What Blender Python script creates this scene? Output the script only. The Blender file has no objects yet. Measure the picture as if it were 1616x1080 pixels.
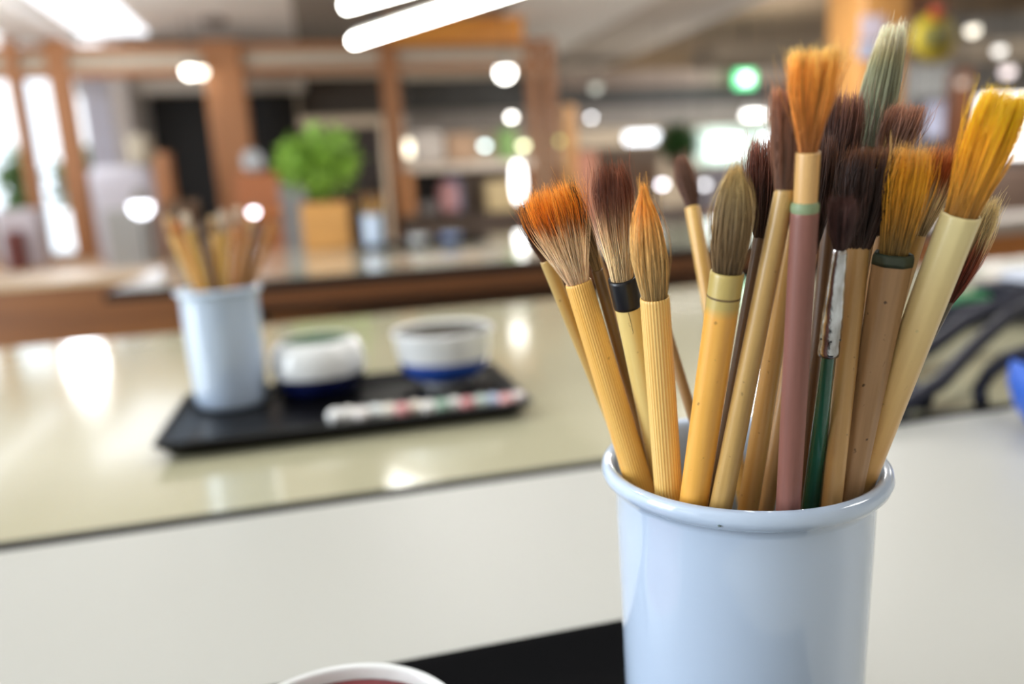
import bpy, math, random
from mathutils import Vector, Matrix, noise

# ------------------------------------------------------------------ camera, world, light, exposure
SC = bpy.context.scene
COL = SC.collection
W_PX, H_PX = 1616, 1080
T = 0.72                                            # table height
YAW, PITCH, ROLL, FPX = math.radians(13.15), math.radians(11.55), math.radians(3.09), 1228.0
CAM = Vector((0, 0, 0.9177))
FWD = Vector((math.sin(YAW)*math.cos(PITCH), math.cos(YAW)*math.cos(PITCH), -math.sin(PITCH)))
_r = Vector((math.cos(YAW), -math.sin(YAW), 0)); _u = _r.cross(FWD)
RGT = math.cos(ROLL)*_r - math.sin(ROLL)*_u
UPV = math.sin(ROLL)*_r + math.cos(ROLL)*_u
cd = bpy.data.cameras.new('camera'); cam = bpy.data.objects.new('camera', cd); COL.objects.link(cam)
m3 = Matrix((RGT, UPV, -FWD)).transposed()
cam.matrix_world = Matrix.Translation(CAM) @ m3.to_4x4()
cd.sensor_width = 36; cd.lens = 36*FPX/W_PX; cd.clip_start = 0.02; cd.clip_end = 200
cd.dof.use_dof = True; cd.dof.focus_distance = 0.187; cd.dof.aperture_fstop = 5.7
SC.camera = cam
w = bpy.data.worlds.new('world'); SC.world = w; w.use_nodes = True
bg = w.node_tree.nodes['Background']
bg.inputs['Color'].default_value = (0.93, 0.965, 1.0, 1); bg.inputs['Strength'].default_value = 1.5
SC.view_settings.view_transform = 'Standard'; SC.view_settings.look = 'None'
SC.view_settings.gamma = 1; SC.view_settings.exposure = 0.56
SC.view_settings.use_curve_mapping = False
SC.cycles.use_denoising = True
SC.cycles.max_bounces = 6; SC.cycles.diffuse_bounces = 3; SC.cycles.glossy_bounces = 3
SC.cycles.caustics_reflective = False; SC.cycles.caustics_refractive = False
SC.cycles.sample_clamp_indirect = 6

def area(name, loc, size, power, color=(1, 1, 1), rot=(0, 0, 0)):
    l = bpy.data.lights.new(name, 'AREA'); l.shape = 'RECTANGLE'; l.size, l.size_y = size
    l.energy = power; l.color = color
    o = bpy.data.objects.new(name, l); COL.objects.link(o); o.location = loc; o.rotation_euler = rot
    return o

def at(x, y, Y):                                    # the point of depth Y that the photo shows at pixel x, y
    d = FWD + RGT*((x-W_PX/2)/FPX) - UPV*((y-H_PX/2)/FPX)
    return CAM + d*((Y-CAM.y)/d.y)
def atz(x, y, z):
    d = FWD + RGT*((x-W_PX/2)/FPX) - UPV*((y-H_PX/2)/FPX)
    return CAM + d*((z-CAM.z)/d.z)

# ------------------------------------------------------------------ materials
def lin(c):
    return tuple(((v/255)/12.92 if v/255 <= .04045 else ((v/255+.055)/1.055)**2.4) for v in c) + (1,)
_mats = {}
def mat(name, rgb, rough=.5, metal=0, coat=0, noise_amt=0, noise_scale=8, stretch=(1, 1, 1), rgb2=None, spec=.5, bump=0):
    if name in _mats: return _mats[name]
    m = bpy.data.materials.new(name); m.use_nodes = True; nt = m.node_tree; b = nt.nodes['Principled BSDF']
    b.inputs['Roughness'].default_value = rough; b.inputs['Metallic'].default_value = metal
    b.inputs['Coat Weight'].default_value = coat; b.inputs['Coat Roughness'].default_value = .08
    b.inputs['Specular IOR Level'].default_value = spec
    c1 = lin(rgb)
    b.inputs['Base Color'].default_value = c1
    if noise_amt:
        tc = nt.nodes.new('ShaderNodeTexCoord'); mp = nt.nodes.new('ShaderNodeMapping'); nz = nt.nodes.new('ShaderNodeTexNoise')
        mx = nt.nodes.new('ShaderNodeMix'); mx.data_type = 'RGBA'
        mp.inputs['Scale'].default_value = stretch; nz.inputs['Scale'].default_value = noise_scale; nz.inputs['Detail'].default_value = 4
        nt.links.new(tc.outputs['Object'], mp.inputs['Vector']); nt.links.new(mp.outputs[0], nz.inputs['Vector'])
        rp = nt.nodes.new('ShaderNodeMapRange'); rp.inputs['From Min'].default_value = .3; rp.inputs['From Max'].default_value = .7
        nt.links.new(nz.outputs['Fac'], rp.inputs['Value']); nt.links.new(rp.outputs[0], mx.inputs['Factor'])
        c2 = lin(rgb2) if rgb2 else tuple(v*(1-noise_amt) for v in c1[:3])+(1,)
        mx.inputs['A'].default_value = c1; mx.inputs['B'].default_value = c2
        nt.links.new(mx.outputs['Result'], b.inputs['Base Color'])
        if bump:
            bp = nt.nodes.new('ShaderNodeBump'); bp.inputs['Strength'].default_value = bump; bp.inputs['Distance'].default_value = .001
            nt.links.new(nz.outputs['Fac'], bp.inputs['Height']); nt.links.new(bp.outputs[0], b.inputs['Normal'])
    _mats[name] = m; return m
def emit(name, rgb, strength):
    if name in _mats: return _mats[name]
    m = bpy.data.materials.new(name); m.use_nodes = True; nt = m.node_tree; b = nt.nodes['Principled BSDF']
    b.inputs['Base Color'].default_value = lin(rgb); b.inputs['Emission Color'].default_value = lin(rgb)
    b.inputs['Emission Strength'].default_value = strength
    _mats[name] = m; return m

def cane(name, rgb, rgb2=None, ribs=0, rough=.38, band=None, coat=.25, speck=.25):
    """bamboo or wooden handle: long grain, optional fine ribs round the stem, optional tinted band near the top (start, rgb)"""
    m = bpy.data.materials.new(name); m.use_nodes = True; nt = m.node_tree; N = nt.nodes; L = nt.links; b = N['Principled BSDF']
    b.inputs['Roughness'].default_value = rough; b.inputs['Coat Weight'].default_value = coat; b.inputs['Coat Roughness'].default_value = .2
    c1 = lin(rgb); c2 = lin(rgb2) if rgb2 else (c1[0]*.72, c1[1]*.64, c1[2]*.5, 1)
    tc = N.new('ShaderNodeTexCoord'); mp = N.new('ShaderNodeMapping'); mp.inputs['Scale'].default_value = (420, 420, 14)
    nz = N.new('ShaderNodeTexNoise'); nz.inputs['Scale'].default_value = 1; nz.inputs['Detail'].default_value = 5
    L.new(tc.outputs['Object'], mp.inputs['Vector']); L.new(mp.outputs[0], nz.inputs['Vector'])
    mr = N.new('ShaderNodeMapRange'); mr.inputs['From Min'].default_value = .35; mr.inputs['From Max'].default_value = .8
    L.new(nz.outputs['Fac'], mr.inputs['Value'])
    mx = N.new('ShaderNodeMix'); mx.data_type = 'RGBA'; mx.inputs['A'].default_value = c1; mx.inputs['B'].default_value = c2
    L.new(mr.outputs[0], mx.inputs['Factor']); out = mx.outputs['Result']
    # slow mottling of the skin
    mp2 = N.new('ShaderNodeMapping'); mp2.inputs['Scale'].default_value = (60, 60, 22)
    n2 = N.new('ShaderNodeTexNoise'); n2.inputs['Scale'].default_value = 1; n2.inputs['Detail'].default_value = 2
    L.new(tc.outputs['Object'], mp2.inputs['Vector']); L.new(mp2.outputs[0], n2.inputs['Vector'])
    mr2 = N.new('ShaderNodeMapRange'); mr2.inputs['From Min'].default_value = .45; mr2.inputs['From Max'].default_value = .85; mr2.inputs['To Max'].default_value = .7
    L.new(n2.outputs['Fac'], mr2.inputs['Value'])
    mx2 = N.new('ShaderNodeMix'); mx2.data_type = 'RGBA'; mx2.inputs['B'].default_value = c2
    L.new(out, mx2.inputs['A']); L.new(mr2.outputs[0], mx2.inputs['Factor']); out = mx2.outputs['Result']
    # small dark flecks
    vo = N.new('ShaderNodeTexNoise'); vo.inputs['Scale'].default_value = 520; vo.inputs['Detail'].default_value = 1
    L.new(tc.outputs['Object'], vo.inputs['Vector'])
    mr3 = N.new('ShaderNodeMapRange'); mr3.inputs['From Min'].default_value = .735; mr3.inputs['From Max'].default_value = .8; mr3.inputs['To Max'].default_value = speck*2.4
    L.new(vo.outputs['Fac'], mr3.inputs['Value'])
    mx3 = N.new('ShaderNodeMix'); mx3.data_type = 'RGBA'; mx3.inputs['B'].default_value = (c2[0]*.25, c2[1]*.22, c2[2]*.2, 1)
    L.new(out, mx3.inputs['A']); L.new(mr3.outputs[0], mx3.inputs['Factor']); out = mx3.outputs['Result']
    sp = N.new('ShaderNodeSeparateXYZ'); L.new(tc.outputs['Object'], sp.inputs[0])
    if ribs:
        a = N.new('ShaderNodeMath'); a.operation = 'ARCTAN2'; L.new(sp.outputs[0], a.inputs[0]); L.new(sp.outputs[1], a.inputs[1])
        k = N.new('ShaderNodeMath'); k.operation = 'MULTIPLY'; k.inputs[1].default_value = ribs; L.new(a.outputs[0], k.inputs[0])
        s = N.new('ShaderNodeMath'); s.operation = 'SINE'; L.new(k.outputs[0], s.inputs[0])
        r = N.new('ShaderNodeMapRange'); r.inputs['From Min'].default_value = -.2; r.inputs['From Max'].default_value = 1; r.inputs['To Max'].default_value = .75
        L.new(s.outputs[0], r.inputs['Value'])
        mx4 = N.new('ShaderNodeMix'); mx4.data_type = 'RGBA'; mx4.inputs['B'].default_value = (c1[0]*.78, c1[1]*.52, c1[2]*.3, 1)
        L.new(out, mx4.inputs['A']); L.new(r.outputs[0], mx4.inputs['Factor']); out = mx4.outputs['Result']
        bp = N.new('ShaderNodeBump'); bp.inputs['Strength'].default_value = .35; bp.inputs['Distance'].default_value = .0002; bp.invert = True
        L.new(s.outputs[0], bp.inputs['Height']); L.new(bp.outputs[0], b.inputs['Normal'])
    if band:
        z0, z1, bc = band
        r = N.new('ShaderNodeMapRange'); r.inputs['From Min'].default_value = z0; r.inputs['From Max'].default_value = z1
        L.new(sp.outputs[2], r.inputs['Value'])
        mx5 = N.new('ShaderNodeMix'); mx5.data_type = 'RGBA'; mx5.inputs['B'].default_value = lin(bc)
        L.new(out, mx5.inputs['A']); L.new(r.outputs[0], mx5.inputs['Factor']); out = mx5.outputs['Result']
    L.new(out, b.inputs['Base Color'])
    return m

def hair_mat(name, stops):
    m = bpy.data.materials.new(name); m.use_nodes = True; nt = m.node_tree; N = nt.nodes; L = nt.links; b = N['Principled BSDF']
    b.inputs['Roughness'].default_value = .42; b.inputs['Specular IOR Level'].default_value = .45
    a = N.new('ShaderNodeAttribute'); a.attribute_name = 'along'; r = N.new('ShaderNodeValToRGB')
    L.new(a.outputs['Fac'], r.inputs['Fac'])
    cr = r.color_ramp
    nz = N.new('ShaderNodeTexNoise'); nz.inputs['Scale'].default_value = 900; nz.inputs['Detail'].default_value = 1
    ma = N.new('ShaderNodeMath'); ma.operation = 'MULTIPLY_ADD'; L.new(nz.outputs['Fac'], ma.inputs[0]); ma.inputs[1].default_value = .16; L.new(a.outputs['Fac'], ma.inputs[2])
    mb_ = N.new('ShaderNodeMath'); mb_.operation = 'SUBTRACT'; L.new(ma.outputs[0], mb_.inputs[0]); mb_.inputs[1].default_value = .08
    L.new(mb_.outputs[0], r.inputs['Fac'])
    while len(cr.elements) > 1: cr.elements.remove(cr.elements[0])
    for i, (p, c) in enumerate(stops):
        e = cr.elements[0] if i == 0 else cr.elements.new(p)
        e.position = p; e.color = lin(tuple(min(255, v*k) for v, k in zip(c, (1.08, 1.04, .97))))
    v = N.new('ShaderNodeAttribute'); v.attribute_name = 'shade'
    h = N.new('ShaderNodeHueSaturation'); L.new(r.outputs['Color'], h.inputs['Color']); L.new(v.outputs['Fac'], h.inputs['Value'])
    L.new(h.outputs['Color'], b.inputs['Base Color'])
    return m

# ------------------------------------------------------------------ mesh helpers
def link(name, verts, faces, m, parent=None, smooth=True):
    me = bpy.data.meshes.new(name); me.from_pydata([tuple(v) for v in verts], [], faces); me.update()
    ms = m if isinstance(m, (list, tuple)) else [m]
    for q in ms: me.materials.append(q)
    if smooth:
        me.polygons.foreach_set('use_smooth', [True]*len(me.polygons))
    o = bpy.data.objects.new(name, me); COL.objects.link(o)
    if parent: o.parent = parent
    return o
def tag(o, label=None, cat=None, group=None, kind=None):
    if label: o['label'] = label
    if cat: o['category'] = cat
    if group: o['group'] = group
    if kind: o['kind'] = kind
    return o
def empty(name, loc, label, cat, group=None, rz=0):
    o = bpy.data.objects.new(name, None); COL.objects.link(o); o.location = loc; o.rotation_euler = (0, 0, rz)
    o.empty_display_size = .02
    return tag(o, label, cat, group)
def structure(o):
    o['kind'] = 'structure'; return o

class MB:
    def __init__(s): s.v = []; s.f = []
    def box(s, x0, y0, z0, x1, y1, z1, b=0.0):
        """box with bevelled vertical and horizontal edges (a chamfer of b)"""
        n = len(s.v)
        if b <= 0:
            s.v += [(x, y, z) for z in (z0, z1) for y in (y0, y1) for x in (x0, x1)]
            s.f += [tuple(n+i for i in q) for q in ((0, 2, 3, 1), (4, 5, 7, 6), (0, 1, 5, 4), (2, 6, 7, 3), (0, 4, 6, 2), (1, 3, 7, 5))]
            return s
        def ring(d, z):
            return [(x0+d+b, y0+d, z), (x1-d-b, y0+d, z), (x1-d, y0+d+b, z), (x1-d, y1-d-b, z), (x1-d-b, y1-d, z), (x0+d+b, y1-d, z), (x0+d, y1-d-b, z), (x0+d, y0+d+b, z)]
        for d, z in ((b, z0), (0, z0+b), (0, z1-b), (b, z1)): s.v += ring(d, z)
        for k in range(3):
            for i in range(8):
                j = (i+1) % 8; s.f.append((n+k*8+i, n+k*8+j, n+k*8+8+j, n+k*8+8+i))
        s.f.append(tuple(n+i for i in reversed(range(8)))); s.f.append(tuple(n+24+i for i in range(8)))
        return s
    def lathe(s, prof, seg=48, c=(0, 0, 0), sx=1, sy=1):
        """prof: list of (r, z); r == 0 makes a pole"""
        rings = []
        for r, z in prof:
            n = len(s.v)
            if r <= 1e-9: s.v.append((c[0], c[1], c[2]+z)); rings.append([n]*seg)
            else:
                for i in range(seg):
                    a = 2*math.pi*i/seg; s.v.append((c[0]+r*sx*math.cos(a), c[1]+r*sy*math.sin(a), c[2]+z))
                rings.append(list(range(n, n+seg)))
        for A, B in zip(rings, rings[1:]):
            for i in range(seg):
                j = (i+1) % seg
                q = (A[i], A[j], B[j], B[i]); q2 = []
                for e in q:
                    if e not in q2: q2.append(e)
                if len(q2) > 2: s.f.append(tuple(q2))
        return s
    def tube(s, pts, rad, seg=10, cap=True):
        pts = [Vector(p) for p in pts]; rads = rad if isinstance(rad, (list, tuple)) else [rad]*len(pts)
        n0 = len(s.v); prev = None
        for k, p in enumerate(pts):
            t = (pts[min(k+1, len(pts)-1)]-pts[max(k-1, 0)]).normalized()
            if prev is None:
                a = t.cross(Vector((0, 0, 1)) if abs(t.z) < .9 else Vector((1, 0, 0))).normalized()
            else: a = (prev - t*prev.dot(t)).normalized()
            prev = a; bb = t.cross(a)
            for i in range(seg):
                an = 2*math.pi*i/seg; s.v.append(p + a*(rads[k]*math.cos(an)) + bb*(rads[k]*math.sin(an)))
        for k in range(len(pts)-1):
            for i in range(seg):
                j = (i+1) % seg; b0 = n0+k*seg; s.f.append((b0+i, b0+j, b0+seg+j, b0+seg+i))
        if cap:
            s.f.append(tuple(n0+i for i in reversed(range(seg)))); b0 = n0+(len(pts)-1)*seg; s.f.append(tuple(b0+i for i in range(seg)))
        return s
    def sphere(s, c, r, seg=20, rings=12, sz=1):
        prof = [(r*math.sin(math.pi*k/rings), -r*sz*math.cos(math.pi*k/rings)) for k in range(rings+1)]
        prof[0] = (0, prof[0][1]); prof[-1] = (0, prof[-1][1])
        return s.lathe(prof, seg, c)
    def build(s, name, m, parent=None, smooth=True): return link(name, s.v, s.f, m, parent, smooth)

def sharp(o, deg=35):
    try: o.data.set_sharp_from_angle(angle=math.radians(deg))
    except Exception: pass
    return o
def flatbox(name, a, m, parent=None, b=0.0): return sharp(MB().box(*a, b=b).build(name, m, parent, smooth=b > 0))

# ------------------------------------------------------------------ brushes
def interp(tab, t):
    n = len(tab)-1; x = min(max(t, 0), 1)*n; i = min(int(x), n-1); u = x-i
    u = u*u*(3-2*u)*.5 + u*.5
    return tab[i]*(1-u)+tab[i+1]*u
def bristles(z0, tip, env, stops, name, count=520, rough=.10, stray=14, srad=.00009, parent=None, seed=1, clump=.25, blunt=.1):
    """tuft: a solid heart and several hundred single tapered hairs, all one mesh; along = 0 at the ferrule, 1 at the tip"""
    rnd = random.Random(seed); V = []; F = []; AL = []; SH = []
    L = tip.z - z0; lat = Vector((tip.x, tip.y, 0))
    def centre(t): return Vector((0, 0, z0+L*t)) + lat*(t**1.25)
    # heart
    seg = 20; K = 9; bumps = [rnd.uniform(.82, 1.0) for _ in range(seg)]
    te = .80 if env[-1] > env[0]*.35 else .93
    for k in range(K+1):
        t = te*k/K; c = centre(t); r = interp(env, t)*.80
        for i in range(seg):
            a = 2*math.pi*i/seg; q = r*(1-(1-bumps[i])*min(1, t*2.5))
            if k == K: q *= .8 if te < .9 else .5
            V.append(c+Vector((q*math.cos(a), q*math.sin(a), (rnd.uniform(-.04, .03)*L if k > 1 else 0)))); AL.append(t); SH.append(.75*(.6+.7*rnd.random()))
    for k in range(K):
        for i in range(seg):
            j = (i+1) % seg; F.append((k*seg+i, k*seg+j, (k+1)*seg+j, (k+1)*seg+i))
    F.append(tuple(K*seg+i for i in range(seg)))
    cl = [(rnd.uniform(0, 2*math.pi), rnd.uniform(.3, 1)) for _ in range(26)]
    S = 7
    for h in range(int(count*1.5)+stray*3):
        count_ = int(count*1.5)
        st = h >= count_
        u = math.sqrt(rnd.uniform(.25, 1)) if not st else 1.0; ph = rnd.uniform(0, 2*math.pi)
        g = min(cl, key=lambda c: abs(((c[0]-ph+math.pi) % (2*math.pi))-math.pi))
        end = 1 - abs(rnd.gauss(0, blunt)) if not st else rnd.uniform(.85, 1.12)
        end = max(.45, end) + rnd.choice((0, .01, .02, .05, .09))*rnd.random()
        ph2 = ph + rnd.gauss(0, rough*1.2); du = rnd.gauss(0, rough) + (rnd.uniform(.15, .7) if st else 0)
        wob = rnd.uniform(0, 6.28); oa = rnd.gauss(0, .055); ph2 += rnd.gauss(0, .9) if rnd.random() < .08 and rough > .07 else 0; sh = rnd.choice((.55, .85, 1.05, 1.2, 1.4, 1.7))*rnd.uniform(.9, 1.1)
        rr = srad*rnd.uniform(.5, 1.25)*(.85 if st else 1); b1, b2 = rnd.gauss(0, 1), rnd.gauss(0, 1); cv = (.00075 if st else .00028)*(1+3*rough)
        n0 = len(V); px = None
        for k in range(S+1):
            t = end*k/S
            d = (((g[0]-ph2+math.pi) % (2*math.pi))-math.pi)
            pk = ph*(1-t)+ph2*t + d*clump*t
            uu = max(.02, u*(1 if t < .05 else 1)+du*t**1.8)
            c = centre(t); R = interp(env, min(t, 1))*uu
            R += .0002*math.sin(wob+t*5)*t
            p = c+Vector((R*math.cos(pk)+cv*b1*math.sin(3.1*t)*t, R*math.sin(pk)+cv*b2*math.sin(3.6*t)*t, 0))
            q = rr*(1-.75*max(0, (k/S-.45)/.55)); 
            for i in range(3):
                a = 2*math.pi*i/3+pk; V.append(p+Vector((q*math.cos(a), q*math.sin(a), 0))); AL.append(t+oa*min(1, t*4)); SH.append(sh)
        for k in range(S):
            for i in range(3):
                j = (i+1) % 3; b0 = n0+k*3; F.append((b0+i, b0+j, b0+3+j, b0+3+i))
    o = link('bristles', V, F, hair_mat(name+'_hair', stops), parent)
    for nm, dat in (('along', AL), ('shade', SH)):
        a = o.data.attributes.new(nm, 'FLOAT', 'POINT'); a.data.foreach_set('value', dat)
    return o

# ------------------------------------------------------------------ large structure
def px_box(name, x0, y0, x1, y1, Y, dep, m, parent=None, b=0.0, z0=None):
    """box facing the room whose front lies at depth Y; its edges are true verticals and horizontals"""
    xm, ym = (x0+x1)/2, (y0+y1)/2
    X0, X1 = at(x0, ym, Y).x, at(x1, ym, Y).x; Z1, Z0 = at(xm, y0, Y).z, at(xm, y1, Y).z
    if z0 is not None: Z0 = z0
    o = MB().box(-(X1-X0)/2, 0, 0, (X1-X0)/2, dep, Z1-Z0, b=b).build(name, m, parent, smooth=b > 0)
    o.location = ((X0+X1)/2, Y, Z0)
    return sharp(o)

floor_m = mat('floor tiles', (196, 188, 176), .5, noise_amt=.15, noise_scale=3)
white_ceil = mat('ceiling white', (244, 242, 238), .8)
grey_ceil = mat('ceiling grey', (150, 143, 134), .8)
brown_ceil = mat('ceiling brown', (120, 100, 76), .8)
beam_grey = mat('beam plaster', (200, 190, 178), .8)
dark_grey = mat('dark grey board', (96, 96, 94), .7)
wood = mat('frame timber', (180, 124, 80), .5, noise_amt=.2, noise_scale=4, stretch=(6, 6, .6))
wood_o = mat('orange timber', (190, 138, 78), .45, noise_amt=.2, noise_scale=3, stretch=(5, 5, .5))
black_m = mat('black matt', (16, 15, 15), .6)
cream_m = mat('cream panel', (205, 198, 180), .6)

structure(flatbox('floor', (-3.4, -2, -.05, 9, 7.7, 0), floor_m))
structure(flatbox('floor', (-1.6, 7.7, -.05, 9, 15.1, 0), floor_m))
structure(flatbox('ground', (-9, 7.7, -.12, -1.75, 20, -.05), mat('pale paving', (214, 214, 210), .8, noise_amt=.1)))
structure(flatbox('wall_side', (-1.75, 8.0, 0, -1.6, 15.1, 2.6), mat('inner wall', (200, 196, 192), .8)))
wl = mat('left wall plaster', (206, 200, 190), .8)
structure(flatbox('wall_left', (-3.5, -2, 0, -3.35, 7.6, .78), wl)); structure(flatbox('wall_left', (-3.5, -2, 2.12, -3.35, 7.6, 2.4), wl))
for k in range(8): structure(flatbox('trim_%d' % (30+k), (-3.48, -2+k*1.33, .78, -3.36, -1.88+k*1.33, 2.12), wood))
structure(flatbox('wall_front', (-3.5, -2.1, 0, 9.1, -2, 2.85), mat('front wall', (190, 182, 170), .8)))
structure(flatbox('wall_right', (9, -2, 0, 9.1, 15.1, 2.85), mat('right wall', (170, 158, 142), .8)))
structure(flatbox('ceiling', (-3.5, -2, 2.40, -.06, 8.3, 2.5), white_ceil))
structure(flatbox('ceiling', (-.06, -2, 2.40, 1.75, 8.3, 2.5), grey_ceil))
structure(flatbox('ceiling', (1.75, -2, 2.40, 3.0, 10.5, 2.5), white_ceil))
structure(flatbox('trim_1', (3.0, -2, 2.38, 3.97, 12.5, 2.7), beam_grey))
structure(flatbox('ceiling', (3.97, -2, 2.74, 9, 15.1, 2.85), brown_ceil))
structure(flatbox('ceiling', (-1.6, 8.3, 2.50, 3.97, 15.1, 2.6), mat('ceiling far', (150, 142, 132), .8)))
structure(flatbox('wall_back', (-1.6, 15, 0, 9, 15.1, 2.8), mat('back wall', (150, 136, 118), .8)))

# timber partition at Y = 7.5: posts, rails, transom panels, glazed strips at the left
PY = 7.5
def trim(n, x0, y0, x1, y1, Y=PY, dep=.12, m=wood): return structure(px_box('trim_%d' % n, x0, y0, x1, y1, Y, dep, m))
trim(2, -160, 69, 862, 82)
trim(3, -160, 105, 862, 117)
zb = 0.0
def post(n, x, wpx, Y=PY, m=wood, ytop=60, dep=.14):
    p = at(x, 200, Y); hw = wpx*Y/FPX/2*1.03; zt = at(x, ytop, Y).z
    o = MB().box(-hw, 0, 0, hw, dep, zt, b=.01).build('trim_%d' % n, m); o.location = (p.x, Y, 0); return structure(sharp(o))
post(4, 362, 52, Y=PY-.05, ytop=62, dep=.3)
post(5, 622, 25, Y=PY-.02)
post(6, 846, 16, Y=PY-.02); post(7, 872, 16, Y=PY-.02)
post(8, 33, 15, Y=PY-.02); post(9, 104, 26, Y=PY-.02)
post(26, -60, 20, Y=PY-.02)
o = px_box('trim_10', -160, 82, 850, 105, PY+.05, .03, cream_m); structure(o)
post(11, 1391, 88, Y=5.0, m=wood_o, ytop=-60, dep=.4)
structure(px_box('trim_12', 608, -60, 824, 68, 7.3, .1, mat('orange board', (236, 164, 66), .4, noise_amt=.25, noise_scale=2, stretch=(1, 1, 5), rgb2=(214, 130, 50))))
structure(px_box('trim_13', -300, 412, 190, 430, 7.4, .25, wood))      # sill under the left panes
structure(px_box('wall_left', -300, 428, 190, 640, 7.45, .1, wood))
# cross beams and lower soffits of the far hall
structure(px_box('trim_14', 1130, 62, 1700, 92, 6.6, .5, mat('soffit brown grey', (128, 116, 100), .8)))
structure(px_box('trim_15', 870, 108, 1345, 133, 9.6, .3, mat('soffit pink grey', (165, 148, 135), .8)))
structure(px_box('trim_16', 640, 118, 1345, 163, 9.9, .3, dark_grey))
structure(px_box('trim_17', 470, 122, 640, 180, 9.2, .3, mat('soffit dark', (92, 84, 76), .8)))
structure(px_box('trim_18', 640, 163, 1345, 200, 10.2, .3, mat('soffit light', (185, 176, 168), .8)))
structure(px_box('trim_19', 118, 110, 480, 146, 8.4, .2, mat('lintel light', (214, 208, 196), .8)))
structure(px_box('dark_interior', 236, 140, 480, 420, 9.0, .15, black_m))  # black sheet standing in for the unlit interior beyond the opening
structure(px_box('trim_20', 1436, -60, 1502, 22, 5.6, .2, mat('brown board', (140, 92, 52), .6)))
structure(px_box('trim_21', 1440, 20, 1760, 66, 7.0, .2, mat('fascia grey', (120, 116, 110), .7)))
structure(px_box('trim_22', 1440, 66, 1760, 170, 8.0, .2, mat('shop board grey', (140, 138, 136), .7)))
structure(px_box('trim_23', 1508, 110, 1530, 300, 6.2, .15, mat('brown post', (150, 92, 56), .5)))
structure(px_box('wall_right', 1436, 160, 1760, 300, 8.6, .2, mat('mauve grey', (150, 142, 146), .8)))
# lit windows and light panels
win = emit('window daylight', (240, 247, 255), 2.6)
def window(n, x0, y0, x1, y1, Y, m=win): return structure(px_box('window_%d' % n, x0, y0, x1, y1, Y, .04, m, b=.01))
soft = emit('window soft', (206, 226, 212), .34)
window(1, 988, 209, 1040, 225, 12); window(2, 1122, 216, 1172, 246, 12)
window(13, 1098, 200, 1240, 258, 12.2, soft); window(3, 1206, 212, 1228, 236, 12); window(4, 640, 222, 664, 246, 11, emit('window warm', (255, 246, 220), 2.5))
window(5, 1300, 140, 1338, 200, 12.0); window(6, 1545, 150, 1720, 246, 6.4, emit('bright panel', (255, 253, 250), 2.2))
structure(flatbox('window_7', (-1.86, 6.1, 2.385, -1.33, 7.9, 2.40), emit('skylight', (244, 248, 255), 1.2)))
structure(flatbox('window_8', (-2.62, 5.0, 2.385, -2.35, 7.9, 2.40), emit('skylight', (244, 248, 255), 1.2)))
structure(flatbox('trim_24', (-2.35, 3, 2.30, -1.95, 8.0, 2.40), white_ceil))
# panes between the left posts
pane = mat('pane glass', (235, 242, 248), .05)
pane.node_tree.nodes['Principled BSDF'].inputs['Transmission Weight'].default_value = 1.0
pane.node_tree.nodes['Principled BSDF'].inputs['IOR'].default_value = 1.02
for k, (a, b_) in enumerate(((-50, 25), (42, 92))):
    structure(px_box('window_%d' % (9+k), a, 117, b_, 412, PY+.04, .008, pane))

# tables
beige_m = mat('beige laminate', (178, 174, 146), .13, coat=.5, noise_amt=.06, noise_scale=5)
white_m = mat('white laminate', (178, 178, 172), .4, noise_amt=.03, noise_scale=3)
edge_m = mat('black edge', (14, 14, 14), .5, spec=.2)
steel_m = mat('dark steel', (34, 36, 42), .4, metal=.3)
apron_m = mat('apron timber', (112, 66, 30), .4, noise_amt=.3, noise_scale=4, stretch=(1, 8, 8))

t = empty('work_table', (.2, .1, 0), 'white laminate work table holding the sharp foreground cup', 'table')
o = flatbox('tabletop', (-1.6, -.45, T-.03, 1.7, .3885, T), white_m, t); 
for sx in (-1.5, 1.6):
    for sy in (-.38, .30): MB().tube([(sx, sy, 0), (sx, sy, T-.03)], .022, 12).build('leg', steel_m, t)
t2 = empty('work_table', (.4, .88, 0), 'glossy beige work table with a black front edge under the second tray', 'table')
o = flatbox('tabletop', (-1.9, -.3790, T-.03, 2.2, .38, T), beige_m, t2)
flatbox('edge_strip', (-1.9, -.388, T-.032, 2.2, -.3790, T+.001), edge_m, t2)
for sx in (-1.8, 2.1):
    for sy in (-.3, .3): MB().tube([(sx, sy, 0), (sx, sy, T-.03)], .022, 12).build('leg', steel_m, t2)
t3 = empty('work_table', (1.75, 2.45, 0), 'long beige work table farther back with a brown timber apron and a planter on it', 'table')
flatbox('tabletop', (-2.24, -.495, T-.02, .02, .62, T), mat('far laminate', (208, 203, 184), .12, coat=.5), t3)
flatbox('edge_strip', (-2.25, -.503, T-.022, .02, -.495, T+.001), edge_m, t3)
flatbox('apron', (-2.1, -.485, T-.066, -.02, -.455, T-.022), apron_m, t3)
flatbox('rail', (-2.1, -.47, T-.088, -.02, -.43, T-.066), edge_m, t3)  # black strip put in for the dark gap under the apron
for sx in (-2.03, -.12):
    flatbox('leg', (sx-.06, -.4, 0, sx+.06, .5, T-.02), edge_m, t3)
# bench cabinet behind it
benchm = mat('bench timber', (142, 88, 38), .38, noise_amt=.3, noise_scale=2.2, stretch=(.6, 6, 6), rgb2=(104, 60, 24))
zt = at(60, 446, 3.3).z
bb = empty('bench_cabinet', (.4, 3.3, 0), 'low orange brown timber cabinet running behind the far table', 'cabinet')
flatbox('body', (-2.6, 0, 0, 1.9, .5, zt-.02), benchm, bb)
flatbox('worktop', (-2.62, -.015, zt-.02, 1.92, .52, zt), mat('bench top', (200, 170, 130), .4), bb)
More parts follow.
